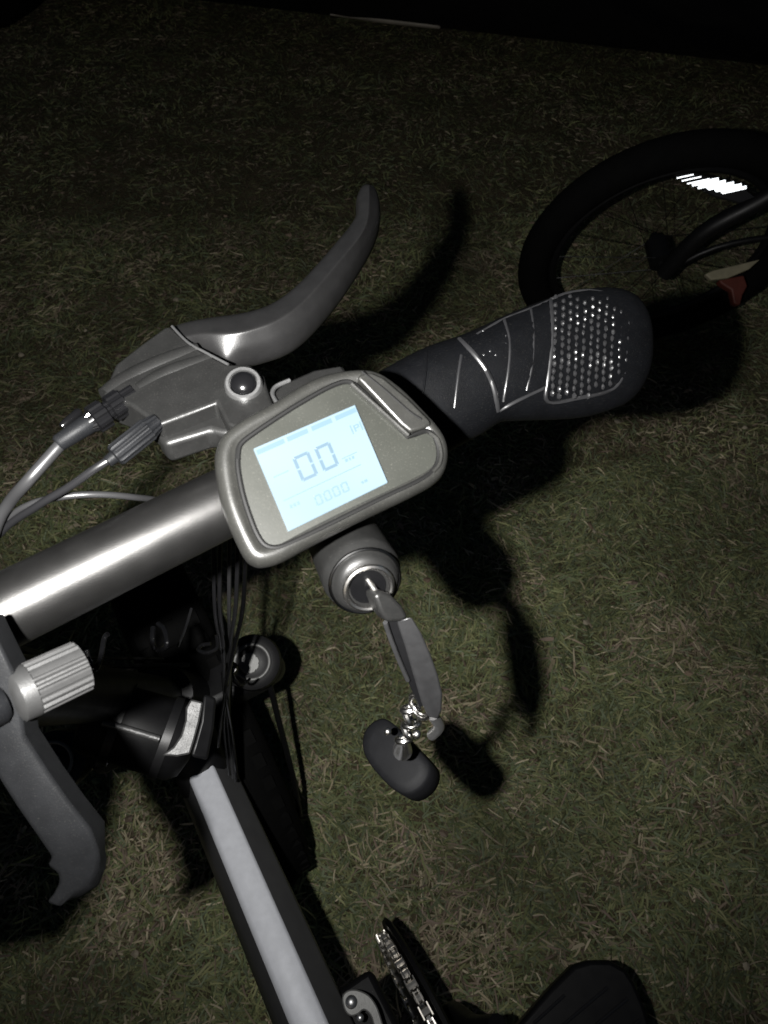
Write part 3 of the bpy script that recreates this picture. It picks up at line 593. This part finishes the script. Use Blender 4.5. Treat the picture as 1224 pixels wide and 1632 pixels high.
# pedal
PD = part('pedal', BK, 'black ribbed platform pedal')
pz = .80; pt = P(950, 1590, pz); pn2 = Vector((.05, -.1, 1)).normalized()
ped = [(812, 1650), (880, 1572), (914, 1538), (940, 1530), (972, 1530), (998, 1544), (1012, 1566), (1028, 1602), (1042, 1650), (1045, 1740), (830, 1740)]
mb = MB(); slab(mb, [Pp(x, y, pt, pn2) for x, y in ped], pn2, .022); mb.build('platform', 'black_plastic', PD, bevel=.005)
for a, c in (((850, 1632), (900, 1586)), ((890, 1640), (968, 1574)), ((930, 1650), (1000, 1592)), ((975, 1660), (1020, 1626))):
    mb = MB(); tube(mb, [Pp(*a, pt + pn2*.0006, pn2), Pp(*c, pt + pn2*.0006, pn2)], .0016, 8, 0); mb.build('tread_rib', 'stud_rubber', PD)

# ================================================================== phone holder clamped to the bar
pb = P(70, 1100, .232)
PH = thing('phone_holder', 'grey metal phone holder with a ribbed thumb knob and hooked claw, clamped to the handlebar', 'phone holder', pb)
n0 = P(21, 1112, .218); n1 = P(131, 1061, .232); nd = (n1-n0); nl_ = nd.length
def kmod(k, t): return 1.0 if t < nl_*.24 or t > nl_*.985 else (1.0 if k % 4 in (0, 1) else .91)
mb = MB(); lathe(mb, n0, nd, [(-.001, .004), (0, .0072), (.0008, .0081), (nl_*.23, .0083), (nl_*.25, .0083), (nl_*.98, .0083), (nl_*.99, .0078), (nl_, .004)], 80, mod=kmod); mb.build('thumb_knob', 'knob_alloy', PH, auto=25)
mb = MB(); tube(mb, [n1 - nd*.05, n1 + nd*.12], .0026, 12, 0); mb.build('knob_bolt', 'black_gloss', PH)
mb = MB(); lathe(mb, n0 - nd.normalized()*.03, nd, [(0, .0060), (.026, .0060), (.0275, .0050)], 32); mb.build('knob_boss', 'holder_alloy', PH)
# claw arm: lofted sections left edge / ridge / right edge / lower right edge
hs = [((-120, 1030), (-60, 1010), (-20, 990), .212), ((-60, 1130), (-10, 1090), (25, 1080), .214), ((-8, 1228), (20, 1195), (38, 1172), .217), ((28, 1285), (52, 1255), (76, 1232), .219), ((58, 1328), (84, 1300), (107, 1276), .221), ((84, 1366), (112, 1340), (143, 1322), .223)]
rs = []
for a, r_, c, z in hs:
    A = P(*a, z+.003); M = P(*r_, z); Cc = P(*c, z+.001); nv = (CAM-M).normalized()
    rs.append([A, M, Cc, Cc + (P(c[0]+26, c[1]-14, z+.012) - Cc), A - nv*.012])
z = .226; hook = [((76, 1378), (120, 1364), (156, 1354)), ((94, 1392), (124, 1380), (158, 1370)), ((95, 1407), (124, 1396), (156, 1384)), ((86, 1424), (112, 1424), (146, 1410)), ((75, 1437), (92, 1446), (116, 1430))]
for i, (a, r_, c) in enumerate(hook):
    zz = z + .002*i; A = P(*a, zz+.002); M = P(*r_, zz); Cc = P(*c, zz+.001); nv = (CAM-M).normalized()
    rs.append([A, M, Cc, Cc - nv*.010 + VR*.003, A - nv*.011])
mb = MB(); mb.rings(rs); mb.build('claw_arm', 'claw_alloy', PH, bevel=.0010, auto=35)
mb = MB(); slab(mb, [P(x, y, .232) for x, y in ((-420, 1080), (-50, 950), (-6, 1240), (-40, 1420), (-100, 1500), (-400, 1560))], (CAM - P(-200, 1300, .232)), .006); mb.build('back_plate', 'holder_alloy', PH, bevel=.001)
mb = MB(); box(mb, b0 - ub*.035 + (n0-b0)*.45, ub, UP, back, .02, .03, .02); mb.build('bar_clamp', 'holder_alloy', PH, bevel=.002)

# ================================================================== second bicycle
w2 = Ph(1050, 402, CAMH-.30); lean = math.radians(14)
B2 = thing('parked_bicycle', 'second bicycle in the dark beyond the grip, only its fat tyre and frame front seen', 'bicycle', (w2.x, w2.y, 0))
wy = Vector((1, .06, 0)).normalized(); wn = Vector((.06*-1, 1, 0)).normalized(); we = (UP*math.cos(lean) - wn*math.sin(lean)).normalized(); wax = wy.cross(we).normalized()
w2 = Vector((w2.x, w2.y, .298))
W2 = part('wheel', B2)
mb = MB(); torus(mb, w2, wax, .264, .032, 72, 14, ax=we); mb.build('tyre', 'tyre', W2)
mb = MB(); torus(mb, w2, wax, .222, .009, 72, 8, ax=we); mb.build('rim', 'black_plastic', W2)
mb = MB(); lathe(mb, w2, wax, [(-.05, .008), (-.03, .010), (-.028, .024), (.028, .024), (.03, .010), (.05, .008)], 24); mb.build('hub', 'black_plastic', W2)
for i in range(20):
    a = 2*math.pi*i/20; e = we*math.cos(a) + wy*math.sin(a); a2 = a + (.8 if i % 2 else -.8); e2 = we*math.cos(a2) + wy*math.sin(a2)
    mb = MB(); tube(mb, [w2 + e2*.022 + wax*(.026 if (i//2) % 2 else -.026), w2 + e*.216], .0008, 5, 0); mb.build('spoke', 'black_plastic', W2)
F2 = part('frame', B2)
ce = w2 + wax*.055
if wax.dot(CAM - w2) < 0: ce = w2 - wax*.055
tube_pts = [ce, Pp(1120, 372, ce, wax), Pp(1210, 322, ce, wax), Pp(1330, 250, ce, wax)]
mb = MB(); tube(mb, tube_pts, .017, 14, 4); mb.build('fork_blade', 'black_plastic', F2)
mb = MB(); tube(mb, [Pp(1330, 250, ce, wax), Pp(1400, 420, ce, wax) , Pp(1500, 640, ce, wax)], .022, 14, 4); mb.build('down_tube', 'black_plastic', F2)
mb = MB(); tube(mb, [ce, Pp(1140, 395, ce, wax), Pp(1260, 375, ce, wax), Pp(1460, 372, ce, wax)], .006, 10, 4); mb.build('brace', 'black_plastic', F2)
# ribbed white spoke reflector
RF = part('spoke_reflector', B2, 'bright white ribbed reflector')
rp = P(1135, 296, 1.36)
for k, (x, y, ln) in enumerate(((1084, 281, 26), (1094, 285, 30), (1105, 289, 34), (1116, 290, 40), (1126, 294, 42), (1138, 297, 44), (1150, 300, 44), (1160, 303, 40))):
    c = P(x+8, y, 1.36); fz = (c - CAM).normalized(); fx = (VR + VU*.22); fx = (fx - fz*fx.dot(fz)).normalized(); mb = MB(); box(mb, c, fx, fx.cross(fz), fz, ln*1.36/FPX, .0036 if k < 3 else .0072, .006); mb.build('rib', 'reflector', RF, bevel=.0008)
mb = MB(); slab(mb, [P(x, y, 1.366) for x, y in ((1072, 276), (1100, 274), (1180, 296), (1202, 314), (1180, 322), (1140, 312))], -VF, .006); mb.build('reflector_back', 'cable_grey', RF)
mb = MB(); slab(mb, [P(x, y, 1.50) for x, y in ((1124, 437), (1136, 431), (1212, 413), (1194, 429), (1160, 443), (1134, 446))], -VF, .012); mb.build('fender_end', 'pale_paint', B2, bevel=.002)
mb = MB(); slab(mb, [P(x, y, 1.515) for x, y in ((1146, 446), (1186, 438), (1192, 456), (1184, 470), (1180, 486), (1170, 484), (1166, 462), (1150, 452))], -VF, .02); mb.build('red_lamp', 'red_plastic', B2, bevel=.003)

# ================================================================== black parked car at the far edge of the grass
cs = .185
e0 = Ph(330, 2, CAMH-cs); e1 = Ph(1224, 104, CAMH-cs); cdv = (e1-e0).normalized(); cnv = Vector((-cdv.y, cdv.x, 0)).normalized()
if cnv.y < 0: cnv = -cnv
CC = e0 + cdv*.75
CA = thing('parked_car', 'black parked car whose dark lower side closes off the grass at the top', 'car', (CC.x, CC.y, 0))
prof = [(0, .185), (-.02, .21), (-.03, .30), (-.05, .52), (-.04, .72), (.02, .90), (.30, 1.38), (.55, 1.44), (1.15, 1.44), (1.40, 1.38), (1.68, .90), (1.74, .70), (1.74, .25), (1.70, .185)]
rs = []
for t_, sx_, top in ((-2.75, .86, .55), (-2.55, .95, .66), (-1.9, 1, .70), (-1.2, 1, 1), (1.4, 1, 1), (2.0, 1, .72), (2.6, .95, .60), (2.8, .86, .5)):
    rs.append([e0 + cdv*(.75+t_) + cnv*(.85 + (x-.85)*sx_) + UP*((cs if z_ < cs else z_ if z_ < .5 else .5+(z_-.5)*(top if top < 1 else 1)) - cs) for x, z_ in prof])
mb = MB(); mb.rings(rs); mb.build('body', 'car_paint', CA, auto=35)
for t_ in (-1.75, 1.75):
    for side in (.06, 1.62):
        c = e0 + cdv*(.75+t_) + cnv*side; c = Vector((c.x, c.y, .31))
        mb = MB(); lathe(mb, c, cnv, [(-.10, .18), (-.10, .29), (-.07, .31), (.07, .31), (.10, .29), (.10, .18)], 40); wo = mb.build('wheel', 'tyre', CA)
        mb = MB(); lathe(mb, c, cnv, [(-.095, .03), (-.09, .185), (.09, .185), (.095, .03)], 32); mb.build('rim', 'dark_chrome', wo)
tr = [Ph(x, y, CAMH-cs-.004) for x, y in ((528, 21), (560, 23), (620, 31), (690, 39), (702, 42))]
mb = MB(); tube(mb, [p - cnv*.012 for p in tr], lambda t: .0075*math.sin(math.pi*min(.96, max(.06, t*.9+.04)))+.002, 10, 4); mb.build('sill_trim_gleam', 'car_trim_gleam', CA)  # short tapered pale piece, gleam on the trim drawn by shape and colour
for t_, h_ in ((-.1, .3), (.85, .3)):
    mb = MB(); box(mb, e0 + cdv*(.75+t_) - cnv*.053 + UP*(.62-cs), cdv, cnv, UP, .14, .02, .025); mb.build('door_handle', 'car_paint', CA, bevel=.004)
